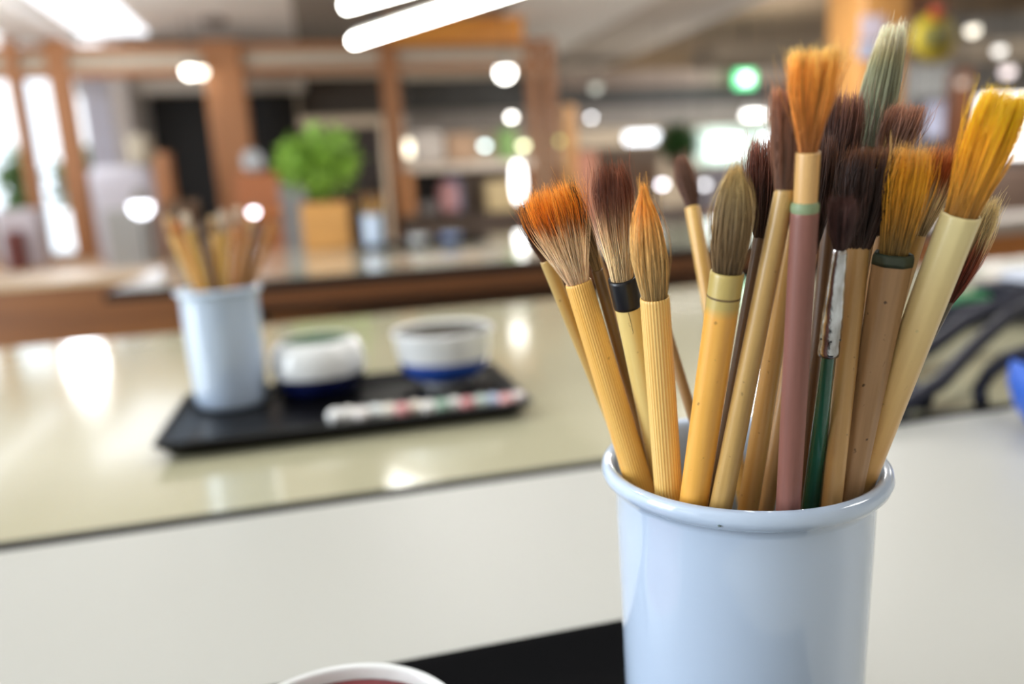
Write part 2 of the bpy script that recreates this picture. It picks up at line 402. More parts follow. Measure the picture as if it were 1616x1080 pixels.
# stools between the two tables
def stool(x, y, label):
    e = empty('stool', (x, y, 0), label, 'stool', 'stools beside the far table')
    MB().lathe([(0, .44), (.15, .44), (.165, .45), (.165, .475), (.15, .485), (0, .485)], 28).build('seat', edge_m, e)
    for k in range(4):
        a = math.pi/4+k*math.pi/2; MB().tube([(.16*math.cos(a), .16*math.sin(a), 0), (.11*math.cos(a), .11*math.sin(a), .44)], .011, 8).build('leg', steel_m, e)
for x, l in ((-.02, 'black round stool seen between the small cup and the lidded bowl'), (.42, 'black round stool behind the blue banded bowl'), (.86, 'black round stool standing behind the leftmost brushes')):
    stool(x, 1.72, l)

# ------------------------------------------------------------------ porcelain cups
porc = mat('cup porcelain', (188, 206, 230), .07, coat=.6, spec=.6)
def cup(loc, label, chips=False, seg=96):
    e = empty('brush_cup', loc, label, 'cup')
    zr = .1093                                        # lip centre above the base
    prof = [(0, .002), (.026, .002), (.027, 0), (.030, 0), (.0322, .0015), (.0331, .006), (.0336, .03), (.0344, .07), (.0350, .096), (.0351, .1035),
            (.0356, .1058), (.0372, .1064), (.0384, .1074), (.0390, .1092), (.0385, .1110), (.0374, .1120), (.0358, .1113), (.0350, .1095), (.0345, .106), (.0340, .100),
            (.0330, .05), (.0322, .012), (.0305, .0065), (.02, .006), (0, .006)]
    MB().lathe(prof, seg).build('cup_body', porc, e)
    if chips:
        cm = mat('chip', (95, 110, 108), .6)
        for px, py, s in ((1039, 812, .0005), (1300, 797, .0002)):
            p = Vector(loc)
        v = MB().sphere((0, 0, 0), .00045, 8, 6, .6); o = v.build('chip', cm, e)
        a = math.radians(-127); o.location = (.0388*math.cos(a), .0388*math.sin(a), .1082)
        o['label'] = 'tiny dark chip in the lip glaze'
    return e
CUPZ = T+.0075
cup((.1077, .1870, CUPZ), 'large sharp white porcelain cup in the foreground, packed with brushes', True, 160)

# ------------------------------------------------------------------ brushes
def facet(v, sides):
    r = math.hypot(v[0], v[1]); a = math.atan2(v[1], v[0]); q = 2*math.pi/sides; d = ((a+.2) % q)-q/2
    r *= min(1.0, math.cos(math.pi/sides)/math.cos(d)*1.035)*1.05
    return (r*math.cos(a), r*math.sin(a), v[2])
def handle_mesh(H, r0, r1, top, sides=0, seg=40):
    prof = [(0, 0), (r0*.75, 0), (r0*.97, .0006), (r0, .0016)]
    for k in range(1, 12): 
        t = k/12; prof.append((r0+(r1-r0)*t, H*t))
    prof += [(r1, H-.0009), (r1*.985, H-.0003), (r1*.93, H), (r1*.84, H-.0002), (r1*.8, H-.0012), (0, H-.0012)]
    m = MB().lathe(prof, seg)
    if sides:
        m.v = [facet(v, sides) for v in m.v]
    return m
def brush(P, A, X, ra, rm, hm, stops, env, key, label, name='paintbrush', group=None, ferrule=None, d=None, top=0, sides=0, count=520, hair_r=None,
          zm=.8383, hd=None, **kw):
    P, A, X = Vector(P), Vector(A), Vector(X); ax = (A-P); H = ax.length
    q = ax.to_track_quat('Z', 'Y')
    e = empty(name, P, label, 'paintbrush', group); e.rotation_mode = 'QUATERNION'; e.rotation_quaternion = q
    tl = q.inverted() @ (X-P)
    t = (zm-P.z)/(A.z-P.z); r0 = rm-(ra-rm)*t/(1-t)*.35; r0 = min(max(r0, rm*.8), rm*1.08)
    # radius: r0 at the foot, rm at the cup mouth, ra at the top
    m = handle_mesh(H, r0, ra, 0, sides)
    m.v = [(v[0]*k, v[1]*k, v[2]) for v in m.v for k in [((rm+(r0-rm)*(1-v[2]/(H*t)))/(r0+(ra-r0)*v[2]/H) if v[2] < H*t else (rm+(ra-rm)*(v[2]/H-t)/(1-t))/(r0+(ra-r0)*v[2]/H))]]
    hl = hd if hd else H
    if hd:                                           # a metal or coloured ferrule replaces the top of the handle
        m.v = [(v[0], v[1], v[2]*hd/H) for v in m.v]
    m.build('handle', hm, e)
    px = (d or ra/20)/FPX                              # metres per photo pixel at this distance
    env = [v/2*px*.87 for v in env]
    if ferrule: ferrule(e, H, ra, hl)
    z0 = H-.0016+top
    bristles(z0, tl, env, stops, key, count=count, parent=e, seed=sum(map(ord, key)), **kw)
    return e

D = {
'b1':((0.1060,0.1921,0.7290),(0.0617,0.1870,0.8923),(0.0551,0.1863,0.9158),0.00345,0.00373),
'b2':((0.1151,0.1911,0.7290),(0.0565,0.1971,0.8973),(0.0512,0.1976,0.9122),0.00183,0.00178),
'b3':((0.1163,0.2160,0.7290),(0.0665,0.1860,0.8952),(0.0596,0.1825,0.9160),0.00144,0.00145),
'b3b':((0.1184,0.1888,0.7290),(0.0762,0.2148,0.8973),(0.0712,0.2174,0.9103),0.00120,0.00114),
'b4':((0.1129,0.2126,0.7290),(0.0704,0.1780,0.8917),(0.0653,0.1712,0.9203),0.00326,0.00342),
'b5':((0.0944,0.1937,0.7290),(0.0734,0.1664,0.8901),(0.0696,0.1626,0.9143),0.00346,0.00360),
'b6':((0.1134,0.1617,0.7290),(0.1136,0.2274,0.9072),(0.1126,0.2338,0.9231),0.00239,0.00210),
'b6b':((0.1182,0.1588,0.7290),(0.0924,0.2066,0.8802),(0.0894,0.2151,0.9105),0.00165,0.00145),
'b7':((0.0797,0.1893,0.7290),(0.0859,0.1554,0.8961),(0.0858,0.1516,0.9179),0.00371,0.00355),
'b8':((0.0943,0.2084,0.7290),(0.1028,0.1697,0.9031),(0.1014,0.1666,0.9242),0.00153,0.00157),
'b9':((0.0789,0.1825,0.7290),(0.0953,0.1481,0.9136),(0.0941,0.1464,0.9332),0.00220,0.00271),
'b10':((0.0958,0.1876,0.7290),(0.1069,0.1605,0.9126),(0.1071,0.1582,0.9319),0.00210,0.00264),
'b11':((0.0941,0.1776,0.7290),(0.1194,0.1749,0.8962),(0.1232,0.1749,0.9249),0.00209,0.00238),
'b12':((0.1097,0.1725,0.7290),(0.0976,0.1446,0.9088),(0.0957,0.1397,0.9394),0.00283,0.00282),
'b13':((0.1142,0.1808,0.7290),(0.1312,0.1827,0.9073),(0.1344,0.1827,0.9356),0.00184,0.00177),
'b14':((0.1265,0.1923,0.7290),(0.1078,0.1466,0.9001),(0.1062,0.1441,0.9109),0.00143,0.00257),
'b15':((0.1090,0.1596,0.7290),(0.1199,0.1563,0.8997),(0.1219,0.1554,0.9208),0.00248,0.00235),
'b16':((0.1183,0.1750,0.7290),(0.1254,0.1517,0.8970),(0.1264,0.1484,0.9203),0.00417,0.00295),
'b17':((0.1135,0.1775,0.7290),(0.1325,0.1643,0.9006),(0.1333,0.1640,0.9194),0.00155,0.00150),
'b18':((0.1223,0.1995,0.7290),(0.1340,0.1420,0.9061),(0.1356,0.1343,0.9297),0.00389,0.00361),
'b19':((0.1265,0.2031,0.7290),(0.1358,0.1565,0.9011),(0.1372,0.1510,0.9200),0.00194,0.00189),
'b20':((0.1175,0.2112,0.7290),(0.1476,0.1582,0.8845),(0.1515,0.1510,0.9076),0.00124,0.00121),
'b21':((0.1103,0.1840,0.7290),(0.1501,0.1930,0.9234),(0.1571,0.1938,0.9535),0.00247,0.00221),
'b22':((0.1306,0.2047,0.7290),(0.1468,0.1814,0.9168),(0.1500,0.1780,0.9320),0.00235,0.00224),

}
def ring(z, r, h, m, name='ferrule', label=None):
    def f(e, H, ra, hl):
        o = MB().lathe([(r*ra*.9, H+z-h/2), (r*ra, H+z-h/2), (r*ra*1.01, H+z-h*.25), (r*ra*1.01, H+z+h*.25), (r*ra, H+z+h/2), (r*ra*.9, H+z+h/2)], 40).build(name, m, e)
        if label: o['label'] = label
    return f
def combo(*fs):
    def f(e, H, ra, hl):
        for g in fs: g(e, H, ra, hl)
    return f
black_gloss = mat('black ferrule', (22, 24, 30), .35)
green_ring = mat('verdigris ring', (130, 148, 112), .5)
dkgreen = mat('dark green rim', (52, 62, 48), .5)
silver = mat('silver ferrule', (222, 226, 232), .18, metal=1, noise_amt=.45, noise_scale=420, stretch=(1, 1, .4), rgb2=(150, 146, 142), bump=.4)
pale_fer = cane('pale ferrule', (222, 178, 116), rough=.4)
def fer12(e, H, ra, hl):                             # bamboo collar above a green ring
    r = ra*.84
    o = MB().lathe([(ra*.95, H-.0005), (ra*1.0, H), (ra*1.0, H+.0012), (r*1.01, H+.0019)], 40).build('ring', green_ring, e); o['label'] = 'green wax ring'
    o = MB().lathe([(r, H+.0017), (r, H+.0115), (r*.97, H+.0121), (r*.84, H+.0119), (r*.8, H+.0105), (0, H+.0105)], 40).build('ferrule', pale_fer, e); o['label'] = 'pale bamboo collar'
def fer14(e, H, ra, hl):                             # crimped silver ferrule tapering to the hair
    z = hl; n = H-z; r1 = .00228; prof = [(r1*.9, z-.001), (r1*1.03, z-.001)]
    for k in range(0, 25):
        t = k/24; r = r1*(1.03-.02*t) if t < .3 else r1*1.02+(ra-r1*1.02)*((t-.3)/.7)
        if k in (2, 5, 8): r *= .955
        prof.append((r, z+n*t))
    prof += [(ra*.8, H), (ra*.8, H-.001), (0, H-.001)]
    MB().lathe(prof, 36).build('ferrule', silver, e)
    for k in range(6):
        a = 2*math.pi*k/6+.35
        o = MB().sphere((0, 0, 0), .00028, 8, 6).build('crimp_dot', black_gloss, e); o.location = (r1*1.0*math.cos(a), r1*1.0*math.sin(a), z+.0035)

def px_d(k): return (Vector(D[k][1])-CAM).dot(FWD)
def B(k, label, hm, stops, env, **kw):
    P, A, X, ra, rm = D[k]
    P = (P[0], P[1], CUPZ+.0065)
    return brush(P, A, X, ra, rm, hm, stops, env, k, label, d=px_d(k), **kw)
tan = (200, 160, 98)
B('b1', 'ribbed yellow brush leaning far left with a wide white tuft dyed orange at the tips', cane('ribbed yellow', (252, 212, 124), (240, 176, 72), ribs=34),
  [(0, (160, 135, 110)), (.06, (216, 192, 168)), (.3, (238, 216, 192)), (.55, (226, 196, 160)), (.66, (186, 112, 48)), (.8, (222, 132, 34)), (.93, (242, 160, 50)), (1, (240, 170, 80))],
  [34, 54, 72, 86, 92, 84], count=900, rough=.17, stray=34, blunt=.07)
B('b2', 'thin olive brush at the far left edge of the sharp cup with dark brown hair', cane('olive yellow', (198, 166, 100)),
  [(0, (95, 66, 46)), (.4, (60, 38, 27)), (.8, (96, 58, 38)), (1, (150, 105, 70))], [16, 20, 26, 32, 34, 26], count=260, rough=.22, stray=22)
B('b3', 'thin dull brown brush wedged behind the orange tipped brush', cane('dull brown', (128, 98, 62)),
  [(0, (150, 125, 90)), (.5, (112, 92, 68)), (1, (90, 72, 55))], [14, 18, 18, 16, 12, 5], count=200, rough=.2, stray=14)
B('b3b', 'thinnest tan stick brush between the orange tipped and black collared brushes', cane('thin tan', (206, 168, 112)),
  [(0, (190, 150, 100)), (.6, (160, 125, 85)), (1, (120, 90, 60))], [11, 12, 11, 9, 6, 3], count=120)
def fer4(e, H, ra, hl):
    r = ra*1.06
    o = MB().lathe([(ra*.9, H-.0058), (r, H-.0058), (r*1.02, H-.005), (r*1.02, H+.0012), (r, H+.0020), (r*.86, H+.0021), (r*.82, H+.001), (0, H+.001)], 40).build('ferrule', black_gloss, e)
    o['label'] = 'black plastic collar'
    pts = []
    rnd = random.Random(5)
    for k in range(30):                              # hairline crack down the pale stem
        z = H-.006-k*.0011; a = math.radians(-62+k*.3)+rnd.uniform(-.05, .05); rr = ra*(1-.0025*k)*1.0
        pts.append((rr*math.cos(a), rr*math.sin(a), z))
    MB().tube(pts, .00009, 5).build('crack', mat('crack', (70, 55, 35), .8), e)
B('b4', 'pale cream brush with a black collar and a dark tipped tuft', cane('pale cream', (242, 224, 156), (226, 196, 118)),
  [(0, (200, 182, 152)), (.3, (236, 218, 186)), (.5, (206, 178, 148)), (.68, (132, 88, 70)), (.85, (98, 54, 40)), (1, (132, 80, 58))],
  [40, 44, 52, 58, 60, 46], count=760, ferrule=fer4, rough=.16, stray=30, top=.0022, blunt=.16)
B('b5', 'ribbed yellow brush with a pointed tan tuft ending in an orange tip', cane('ribbed straw', (252, 220, 140), (238, 188, 106), ribs=30),
  [(0, (140, 118, 84)), (.12, (172, 148, 106)), (.5, (206, 172, 116)), (.75, (222, 170, 96)), (.9, (236, 160, 62)), (1, (240, 178, 90))],
  [40, 54, 58, 50, 33, 9], count=820, rough=.08, stray=26, blunt=.05)
B('b6', 'slender yellow brush standing apart in the back with a small brown tuft', cane('soft yellow', (232, 188, 108)),
  [(0, (80, 54, 42)), (.5, (104, 74, 60)), (1, (132, 96, 80))], [18, 24, 32, 35, 30, 14], count=320, rough=.08)
B('b6b', 'brown stick brush half hidden behind the pointed tan brush with straggly cream hair', cane('mid brown', (170, 134, 88)),
  [(0, (190, 165, 110)), (.5, (226, 204, 150)), (1, (236, 218, 176))], [16, 26, 36, 42, 44, 40], count=150, rough=.45, stray=30)
B('b7', 'thick honey coloured brush with a grooved top and a grey green leaf shaped tuft', cane('honey', (240, 182, 88), (222, 156, 58), band=(.1553, .158, (190, 168, 98))),
  [(0, (84, 72, 54)), (.2, (120, 100, 74)), (.5, (142, 122, 92)), (.75, (160, 142, 106)), (1, (208, 184, 128))],
  [46, 60, 64, 62, 48, 18], count=1000, rough=.14, stray=10, clump=.6,
  ferrule=ring(-.0058, 1.0, .0005, mat('groove', (110, 88, 52), .6), 'groove', 'dark groove cut round the top'))
B('b8', 'dark stemmed brush behind the honey brush with ragged dark red brown hair', cane('dark brown stem', (84, 60, 36)),
  [(0, (36, 24, 20)), (.5, (58, 36, 30)), (.85, (112, 66, 52)), (1, (160, 110, 95))], [22, 40, 50, 54, 52, 44], count=600, rough=.14, stray=16, blunt=.12)
B('b9', 'weathered bamboo brush with a grey stained top and reddish brown hair', cane('weathered bamboo', (204, 166, 100), (156, 122, 66), band=(.186, .190, (128, 116, 84))),
  [(0, (98, 70, 56)), (.5, (116, 80, 64)), (.9, (156, 108, 84)), (1, (190, 140, 110))], [34, 42, 48, 52, 52, 48], count=660, rough=.12, stray=18, blunt=.1)
B('b10', 'bamboo brush hidden behind the weathered bamboo one and the mauve brush', cane('warm bamboo', (214, 172, 104)),
  [(0, (48, 32, 26)), (1, (92, 60, 44))], [24, 34, 40, 42, 40, 32], count=200)
B('b11', 'tan brush seen only at the cup mouth left of the mauve brush', cane('muted tan', (188, 150, 100)),  # plain muted tan stem
  [(0, (34, 25, 22)), (.6, (52, 36, 30)), (1, (92, 60, 46))], [22, 34, 46, 52, 52, 42], count=420)
B('b12', 'mauve brush with a green ringed pale collar and a tall fanned ginger tuft', cane('mauve wood', (142, 92, 82), (116, 76, 66), rough=.5, coat=.05, speck=.05, band=(.1765, .1800, (160, 92, 70))),
  [(0, (128, 80, 44)), (.3, (172, 112, 56)), (.6, (206, 138, 62)), (.88, (238, 168, 72)), (1, (248, 204, 124))],
  [27, 36, 52, 66, 76, 80], count=900, ferrule=fer12, top=.0118, rough=.10, stray=24, blunt=.035, clump=.15)
B('b13', 'dark brown stemmed brush just right of the mauve one with long dark hair', cane('umber stem', (96, 68, 42)),
  [(0, (30, 21, 19)), (.5, (54, 34, 29)), (.85, (104, 66, 54)), (1, (150, 105, 90))], [26, 50, 66, 72, 72, 62], count=800, rough=.12, stray=16, blunt=.1)
e14 = B('b14', 'dark green lacquered brush with a crimped silver ferrule', mat('green lacquer', (22, 88, 68), .22, coat=.6, noise_amt=.2, noise_scale=60),
  [(0, (56, 40, 40)), (.6, (70, 48, 50)), (1, (92, 66, 66))], [18, 25, 34, 41, 44, 42], blunt=.12, count=520, rough=.1, ferrule=fer14, hd=.1482)
B('b15', 'plain tan brush right of the silver ferrule with a large dark brown tuft', cane('plain tan', (196, 156, 98), (170, 130, 76)),
  [(0, (54, 38, 34)), (.4, (44, 30, 27)), (.85, (66, 46, 40)), (1, (120, 78, 50))], [36, 56, 76, 88, 90, 80], count=1200, rough=.12, stray=14, clump=.6)
def fer16(e, H, ra, hl):
    m = MB().lathe([(ra*.86, H-.0005), (ra*1.012, H-.0022), (ra*1.02, H-.0012), (ra*1.0, H-.0002), (ra*.94, H+.0006), (ra*.80, H+.0002), (ra*.78, H-.0005), (0, H-.0005)], 42)
    m.v = [facet(v, 7) for v in m.v]; m.build('rim', dkgreen, e)
B('b16', 'thick grey brown faceted brush with a dark rim and golden hair', cane('grey brown', (176, 138, 98), (142, 108, 72), rough=.5, coat=.1, speck=.4, band=(.1655, .1685, (134, 118, 92))),
  [(0, (104, 90, 56)), (.2, (140, 112, 62)), (.45, (196, 146, 58)), (.8, (244, 178, 44)), (.95, (232, 182, 84)), (1, (214, 180, 116))],
  [42, 52, 58, 62, 62, 54], count=860, rough=.10, stray=26, blunt=.1, ferrule=fer16, sides=7)
B('b17', 'narrow tan brush squeezed between the plain tan and the grey brown brush', cane('narrow tan', (196, 152, 92)),
  [(0, (38, 27, 24)), (1, (84, 56, 44))], [18, 32, 44, 50, 48, 38], count=420)
B('b18', 'thickest light bamboo brush leaning right with a large bright yellow tuft', cane('light bamboo', (232, 188, 118), (206, 152, 84), rough=.42, band=(.12, .178, (218, 202, 146))),
  [(0, (128, 92, 44)), (.12, (172, 126, 56)), (.4, (214, 158, 54)), (.65, (240, 178, 36)), (.85, (255, 192, 10)), (1, (255, 206, 60))],
  [52, 60, 68, 75, 78, 70], count=1300, rough=.05, stray=26, blunt=.05, clump=.25, sides=9)
B('b19', 'bamboo brush tucked behind the thickest one, cream hair with a rust brown end', cane('golden brown', (186, 150, 88)),
  [(0, (150, 138, 122)), (.35, (206, 192, 164)), (.55, (220, 206, 176)), (.68, (160, 92, 54)), (.9, (170, 92, 44)), (1, (200, 140, 84))],
  [24, 38, 48, 56, 58, 54], count=520, rough=.14, stray=16)
B('b20', 'thin dark brush farthest right with red brown hair ending cream', cane('dark olive stem', (84, 74, 54)),
  [(0, (66, 30, 24)), (.35, (118, 56, 46)), (.55, (150, 95, 75)), (.68, (206, 192, 156)), (1, (218, 206, 166))],
  [16, 30, 36, 36, 32, 20], count=340, rough=.15, stray=18)
B('b21', 'tall back brush whose stiff tuft is caked grey green with a pale tip', cane('dark ferrule stem', (112, 88, 58)),
  [(0, (98, 104, 88)), (.35, (134, 142, 124)), (.65, (152, 158, 136)), (.8, (178, 172, 134)), (.9, (232, 230, 212)), (1, (244, 242, 228))],
  [56, 64, 64, 60, 52, 42], count=760, rough=.04, stray=5, blunt=.05, clump=.35)
B('b22', 'blurred back brush right of the grey green one with a mauve brown tuft', cane('brown stem', (134, 104, 64)),
  [(0, (196, 170, 146)), (.3, (160, 130, 116)), (.6, (126, 96, 88)), (1, (168, 120, 98))], [30, 46, 56, 62, 62, 56], count=520, rough=.14)

# ------------------------------------------------------------------ trays, bowls and the second cup
lacq = mat('black lacquer', (9, 9, 11), .32, spec=.13)
def tray(cx, cy, w_, d_, label, z=T, lm=None):
    e = empty('tray', (cx, cy, z), label, 'tray')
    m = MB(); x, y = w_/2, d_/2; h = .014; b = .012
    loops = [(x-b-.004, y-b-.004, 0), (x-b, y-b, .001), (x, y, h), (x-.003, y-.003, h+.0015), (x-.007, y-.007, h), (x-b-.006, y-b-.006, .0055), (x-b-.012, y-b-.012, .005)]
    def rr(a, b2, z, c=.008):
        out = []
        for sx, sy, a0 in ((1, 1, 0), (-1, 1, 90), (-1, -1, 180), (1, -1, 270)):
            for k in range(5):
                an = math.radians(a0+k*22.5); out.append((sx*(a-c)+c*math.cos(an), sy*(b2-c)+c*math.sin(an), z))
        return out
    for a, b2, zz in loops: m.v += rr(a, b2, zz)
    for k in range(len(loops)-1):
        for i in range(20):
            j = (i+1) % 20; m.f.append((k*20+i, k*20+j, k*20+20+j, k*20+20+i))
    m.f.append(tuple(reversed(range(20)))); m.f.append(tuple((len(loops)-1)*20+i for i in range(20)))
    m.build('tray_body', lm or lacq, e); return sharp(e.children[0], 40) and e
tray(.0090, .702, .306, .170, 'black lacquer tray in mid view under the small cup and two bowls')
tray(-.04, .165, .392, .235, 'black lacquer tray at the bottom edge under the foreground cup', lm=mat('matt lacquer', (8, 8, 10), .65, spec=.05))
tray(.34, 2.74, .44, .17, 'small black tray on the far table beside the planter')
cup((-.099, .786-.02, CUPZ-.002), 'blurred white porcelain brush cup on the mid tray at the left')
cup((.172, 2.74, CUPZ-.002), 'tiny white brush cup on the far table right of the planter', seg=40)

glaze = mat('bowl glaze', (226, 228, 228), .1, coat=.5)
blue = mat('cobalt glaze', (44, 78, 158), .15, coat=.5)
navy = mat('navy glaze', (18, 26, 74), .2, coat=.5)
def bowl(loc, prof, band, base_m, liquid, label, name='glaze_bowl', seg=64, zq=None):
    e = empty(name, loc, label, 'bowl')
    m = MB().lathe(prof, seg); o = m.build('bowl_body', [glaze, base_m], e)
    lo, hi = band
    for p in o.data.polygons:
        z = p.center.z; r = math.hypot(p.center.x, p.center.y)
        if lo <= z <= hi and (p.normal.x*p.center.x+p.normal.y*p.center.y) >= -1e-9: p.material_index = 1
    r, z, m2, lb = liquid
    o = MB().lathe([(0, z), (r*.8, z), (r, z+.0005), (r, z-.001), (0, z-.001)], 40).build('glaze_paint', m2, e); o['label'] = lb
    return e
bz = T+.005
b1p = [(0, .001), (.026, .001), (.028, 0), (.032, .001), (.0375, .006), (.0425, .014), (.0450, .0220), (.0458, .026), (.0455, .034), (.0435, .044), (.0385, .0525), (.0345, .0545), (.0330, .0535), (.0345, .050),
       (.039, .043), (.041, .034), (.040, .024), (.033, .012), (.02, .006), (0, .005)]
bowl((-.016, .772, bz), b1p, (0, .0222), navy, (.0330, .0525, mat('green glaze paint', (26, 74, 38), .6, spec=.2), 'dark green glaze'),
     'rounded white bowl with a navy base holding green glaze on the mid tray')
b2p = [(0, .003), (.019, .003), (.021, 0), (.024, 0), (.0235, .006), (.034, .0095), (.0425, .0185), (.0450, .0282), (.0450, .0290), (.0462, .037), (.0468, .0385), (.0475, .048), (.0495, .053), (.0505, .056), (.0490, .057), (.047, .054),
       (.045, .045), (.043, .032), (.036, .019), (.02, .010), (0, .009)]
bowl((.105, .748, bz), b2p, (.0065, .0296), blue, (.0465, .0535, mat('dark glaze paint', (40, 33, 20), .6, spec=.2), 'dark brown glaze'),
     'wide white bowl with a cobalt band and dark glaze on the mid tray')
rz = T+.046
rp = [(0, .002), (.016, .002), (.018, 0), (.021, 0), (.024, .006), (.032, .018), (.0365, .034), (.0372, .0445), (.0362, .046), (.0350, .0445), (.034, .034), (.029, .018), (.015, .009), (0, .008)]
pr = atz(527, 1054, T+.051)
bowl((pr.x, pr.y-.0355, bz), rp, (-1, -1), glaze, (.0345, .041, mat('red glaze paint', (132, 46, 52), .3), 'dark red glaze'),
     'cream rimmed bowl of dark red glaze cut by the bottom edge')
sb = [(0, .001), (.02, 0), (.034, .014), (.040, .030), (.039, .031), (.033, .016), (.018, .004), (0, .003)]
bowl((.325, 2.735, bz), sb, (-1, -1), glaze, (.036, .024, mat('pale glaze paint', (205, 215, 205), .3), 'pale glaze'), 'tiny white bowl on the far tray, nearer its cup', seg=32)
bowl((.44, 2.735, bz), sb, (.005, .022), mat('light blue glaze', (120, 150, 205), .2), (.036, .024, mat('grey glaze paint', (150, 165, 190), .3), 'grey blue glaze'), 'tiny pale blue bowl on the far tray, at its right end', seg=32)

# colour sample bar: white bar with a row of dabbed caps
pa, pb_ = atz(530, 656, T+.012), atz(818, 629, T+.012)
dv = (pb_-pa); ang = math.atan2(dv.y, dv.x); ln = dv.length
e = empty('sample_bar', (pa.x, pa.y, bz), 'white porcelain colour sample bar along the front of the mid tray', 'sample bar', rz=ang)
MB().box(-.006, -.004, 0, ln+.006, .004, .003, b=.001).build('bar', glaze, e)
rnd = random.Random(2)
caps = [(235, 235, 232), (225, 220, 210), (232, 222, 214), (215, 225, 222), (226, 214, 190), (200, 96, 92), (222, 205, 178), (228, 222, 212), (96, 146, 112), (206, 206, 196), (176, 62, 62), (150, 176, 158), (128, 150, 190), (206, 112, 110), (225, 205, 200)]
for k, c in enumerate(caps):
    o = MB().sphere((0, 0, 0), .0080, 16, 10, .8).build('sample_cap', mat('cap %d' % k, tuple(int(v*.6+235*.4) for v in c), .2, coat=.4), e)
    o.location = (ln*k/(len(caps)-1), .0022*math.sin(k*2.3), .0068)

# brushes of the second and third cups
rnd = random.Random(11)
hm2 = [cane('blur straw', (222, 178, 92)), cane('blur olive', (92, 80, 56)), cane('blur amber', (196, 134, 56)), cane('blur brown', (112, 76, 44))]
st2 = [[(0, (190, 160, 120)), (1, (225, 205, 170))], [(0, (60, 44, 34)), (1, (110, 84, 62))], [(0, (150, 95, 50)), (1, (225, 150, 70))], [(0, (200, 190, 180)), (1, (235, 230, 225))]]
c2 = Vector((-.099, .766, CUPZ+.0045))
spec2 = [((272, 372), (262, 340), .790, 0, 0, 'leftmost brush of the mid tray cup, straw stem'), ((298, 362), (290, 335), .752, 0, 3, 'pale haired straw brush near the left of the mid tray cup'),
         ((316, 352), (308, 312), .770, 1, 1, 'dark olive brush leaning left in the mid tray cup'), ((338, 372), (334, 340), .800, 0, 0, 'straw brush right behind the dark olive one in the mid tray cup'),
         ((352, 366), (350, 332), .748, 0, 3, 'upright yellow brush at the front middle of the mid tray cup'), ((372, 360), (374, 326), .790, 2, 3, 'amber brush with whitish hair in the mid tray cup'),
         ((392, 372), (396, 340), .760, 2, 0, 'amber brush right of the middle of the mid tray cup'), ((412, 356), (420, 330), .775, 3, 2, 'brown brush with an orange tuft in the mid tray cup'),
         ((432, 352), (440, 325), .790, 2, 2, 'rightmost brush of the mid tray cup with an orange end'), ((286, 376), (276, 350), .766, 2, 2, 'short amber brush at the left of the mid tray cup'),
         ((326, 378), (320, 352), .745, 3, 1, 'short brown brush just right of the dark olive one in the mid tray cup')]
for i, (a, x, Y, h, s, lb) in enumerate(spec2):
    A = at(a[0], a[1], Y); X = at(x[0], x[1], Y)
    off = Vector((A.x-c2.x, A.y-c2.y, 0)); 
    P = c2 + Vector((-off.x*.35, -off.y*.35, .0065))
    brush(P, A, X, .0038, .0034, hm2[h], st2[s], [38, 44, 50, 52, 50, 40], 'm%d' % i, lb, group='brushes in the mid tray cup', d=.19, count=130, rough=.12, hair_r=None, stray=0, zm=.838)
c3 = Vector((.172, 2.74, CUPZ+.0045))
for i, (dx, dy, lb) in enumerate(((-.035, 0, 'leftmost'), (-.014, .012, 'second from the left'), (.004, -.012, 'middle'), (.022, .01, 'fourth from the left'), (.04, 0, 'rightmost'))):
    P = c3+Vector((-dx*.3, -dy*.3, .0065)); A = c3+Vector((dx, dy, .152)); X = A+Vector((dx*.12, 0, .026))
    brush(P, A, X, .0038, .0034, hm2[(0, 2, 0, 2, 0)[i]], st2[(2, 0, 2, 0, 2)[i]], [38, 44, 50, 52, 50, 40], 'f%d' % i, lb+' of the five tiny brushes in the far cup', group='brushes in the far cup', d=.19, count=60, stray=0, zm=.838)

# ------------------------------------------------------------------ planters and foliage
def foliage(parent, c, rad, n, m, seed, leaf=.03, name='foliage'):
    rn = random.Random(seed); M_ = MB()
    for k in range(n):
        d = Vector((rn.gauss(0, 1), rn.gauss(0, 1), rn.gauss(0, .8))).normalized()*(rn.random()**.45)
        p = Vector(c)+Vector((d.x*rad[0], d.y*rad[1], d.z*rad[2]))
        a = Vector((rn.gauss(0, 1), rn.gauss(0, 1), rn.gauss(0, .6)+.4)).normalized(); b = a.cross(Vector((rn.gauss(0, 1), rn.gauss(0, 1), rn.gauss(0, 1)))).normalized()
        nn = a.cross(b); s = leaf*rn.uniform(.6, 1.2); n0 = len(M_.v)
        M_.v += [p, p+a*s*.35+b*s*.24+nn*s*.05, p+a*s*.75+b*s*.2, p+a*s, p+a*s*.75-b*s*.2, p+a*s*.35-b*s*.24+nn*s*.05, p+a*s*.5-nn*s*.06]
        for q in range(6): M_.f.append((n0+q, n0+(q+1) % 6, n0+6))
    return M_.build(name, m, parent)
leaf_m = mat('fresh leaf', (158, 204, 76), .5, noise_amt=.5, noise_scale=20)
pp = at(518, 388, 2.9); e = empty('planter', (pp.x, pp.y, T), 'square light timber planter on the far table with a bushy bright green plant', 'planter')
hw = .082; bx = MB().box(-hw, -.07, 0, hw, .07, .165, b=.006).build('planter_box', mat('planter timber', (206, 150, 82), .5, noise_amt=.2, noise_scale=10, stretch=(1, 1, 6)), e); sharp(bx)
e2 = tag(foliage(None, (pp.x-.005, pp.y, T+.30), (.145, .11, .125), 900, leaf_m, 4, .042, 'leafy_plant'), 'bushy bright green plant growing in the timber planter', 'plant')
e2.parent = e; e2.name = 'foliage'; del e2['category']; del e2['label']
e2.location = (-pp.x, -pp.y, -T)
